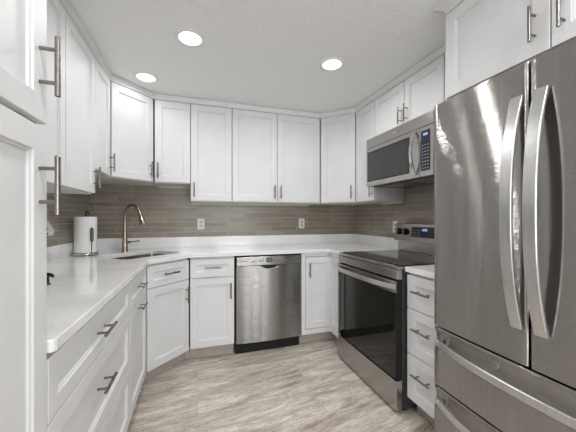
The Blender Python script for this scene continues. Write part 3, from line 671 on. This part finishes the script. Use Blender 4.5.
# ------------------------------------------------------------------ refrigerator
FY0, FY1 = 0.262, 1.148; c = (FY0 + FY1) / 2; fh = (FY1 - FY0) / 2; GX = 1.138
fr = thing('refrigerator', 'tall stainless french door refrigerator with two freezer drawers at right', 'refrigerator', (GX, c, 0), -R90)
B('body', (-fh + 0.004, fh - 0.004, 0.075, XR - GX - 0.015, 0.02, 1.755), 'dark_grey', fr, 0.004)
for s_ in (-1, 1): B('foot', (s_ * (fh - 0.055) - 0.025, s_ * (fh - 0.055) + 0.025, 0.10, 0.15, 0, 0.0199), 'black', fr)
def slab(x0, x1, z0, z1, bow=0.010, ns=16, lip=False):
    """door slab whose face bows outwards and rolls over at its side edges; lip = concave band along the top of a drawer"""
    bm = bmesh.new(); w_ = x1 - x0; xs = []
    for i in range(ns + 1): xs.append(x0 + w_ * i / ns)
    xs = [x0, x0 + 0.004, x0 + 0.010] + xs[1:-1] + [x1 - 0.010, x1 - 0.004, x1]
    def yf(x):
        e = min(x - x0, x1 - x); rnd = 0.008 * max(0, 1 - e / 0.010) ** 2
        return rnd + 0.012 * (x / fh) ** 2
    zs = [(z0, 0.0)]
    if lip: zs += [(z1 - 0.115, 0.0), (z1 - 0.105, 0.002), (z1 - 0.085, 0.010), (z1 - 0.060, 0.015), (z1 - 0.038, 0.013), (z1 - 0.018, 0.006), (z1 - 0.008, 0.001), (z1, 0.004)]
    else: zs += [(z1, 0.0)]
    F = [[bm.verts.new((x, yf(x) + dz, z)) for x in xs] for z, dz in zs]
    Bk = [[bm.verts.new((x, 0.074, z)) for x in xs] for z, dz in (zs[0], zs[-1])]
    for a, b in zip(F, F[1:]):
        for i in range(len(xs) - 1): bm.faces.new((a[i], a[i + 1], b[i + 1], b[i]))
    for i in range(len(xs) - 1):
        bm.faces.new((Bk[0][i], Bk[0][i + 1], Bk[1][i + 1], Bk[1][i]))
        bm.faces.new((F[0][i], F[0][i + 1], Bk[0][i + 1], Bk[0][i])); bm.faces.new((F[-1][i], F[-1][i + 1], Bk[1][i + 1], Bk[1][i]))
    bm.faces.new([r_[0] for r_ in F] + [Bk[1][0], Bk[0][0]]); bm.faces.new([r_[-1] for r_ in F] + [Bk[1][-1], Bk[0][-1]])
    return bm
spl = 0.0
for x0, x1, hx_ in ((-fh, spl - 0.0035, spl - 0.030), (spl + 0.0035, fh, spl + 0.048)):
    d = obj('door', slab(x0, x1, 0.672, 1.782), 'steel_fridge', fr, smooth=True)
    bm = bmesh.new(); pts = []
    for k in range(25):
        u = -1 + 2 * k / 24; pts.append((hx_, -0.070 + 0.060 * abs(u) ** 2.4, 1.232 + u * 0.428))
    strap(bm, pts, (1, 0, 0), 0.042, 0.013)
    for s in (-1, 1): box(bm, hx_ - 0.010, hx_ + 0.010, -0.014, 0.003, 1.232 + s * 0.412 - 0.012, 1.232 + s * 0.412 + 0.012)
    obj('handle', bm, 'steel_bright', d, bevel=0.003, smooth=True)
for z0, z1, hz_ in ((0.374, 0.662, 0.592), (0.060, 0.364, 0.300)):
    d = obj('drawer', slab(-fh, fh, z0, z1, lip=True), 'steel_fridge', fr, smooth=True)
    bm = bmesh.new(); pts = []
    for k in range(25):
        u = -1 + 2 * k / 24; pts.append((u * (fh - 0.03), -0.062 + 0.066 * abs(u) ** 2.4, hz_))
    strap(bm, pts, (0, 0, 1), 0.032, 0.012)
    for s in (-1, 1): box(bm, s * (fh - 0.045) - 0.015, s * (fh - 0.045) + 0.015, -0.012, 0.016, hz_ - 0.012, hz_ + 0.012)
    obj('handle', bm, 'steel_bright', d, bevel=0.003, smooth=True)
    if z0 > 0.3:
        bm = bmesh.new(); tube(bm, [(-0.128, 0.0165, z1 - 0.048), (-0.128, 0.012, z1 - 0.048)], 0.0125, 28); bd = obj('badge', bm, 'steel_bright', d, label='small round silver badge')
        bm = bmesh.new(); tube(bm, [(-0.128, 0.013, z1 - 0.048), (-0.128, 0.0116, z1 - 0.048)], 0.010, 28); obj('badge_centre', bm, 'steel_fridge', d)

# ------------------------------------------------------------------ recessed lights
def downlight(x, y, label, group=None, power=LAMP_POWER):
    r = thing('recessed_light', label, 'ceiling light', (x, y, ZC), 0, group)
    bm = bmesh.new(); lathe(bm, [(0.066, -0.001), (0.066, -0.006), (0.072, -0.009), (0.090, -0.005), (0.093, -0.0002), (0.066, -0.0002)], seg=48, cap=False); obj('trim_ring', bm, 'plastic', r, smooth=True)
    bm = bmesh.new(); lathe(bm, [(0.0655, -0.0015), (0.0655, -0.004)], seg=40); obj('lens', bm, 'lens', r)
    l = bpy.data.lights.new('lamp', 'AREA'); l.shape = 'DISK'; l.size = 0.125; l.energy = power; l.color = (1.0, 0.993, 0.985); l.spread = math.radians(170)
    o = bpy.data.objects.new('lamp', l); sc.collection.objects.link(o); o.parent = r; o.location = (0, 0, -0.010)
downlight(-0.046, 1.873, 'round recessed ceiling light above the left worktop side, largest in view')
downlight(0.939, 1.873, 'round recessed ceiling light nearer the range and microwave')
downlight(-0.395, 2.499, 'round recessed ceiling light close above the angled sink cabinet', power=0.9)
for k, (x, y) in enumerate(((-0.046, 0.35), (0.939, 0.0), (-0.046, -1.2), (0.939, -1.2))):
    downlight(x, y, 'round recessed ceiling light behind the camera, out of view', 'ceiling lights behind the camera')
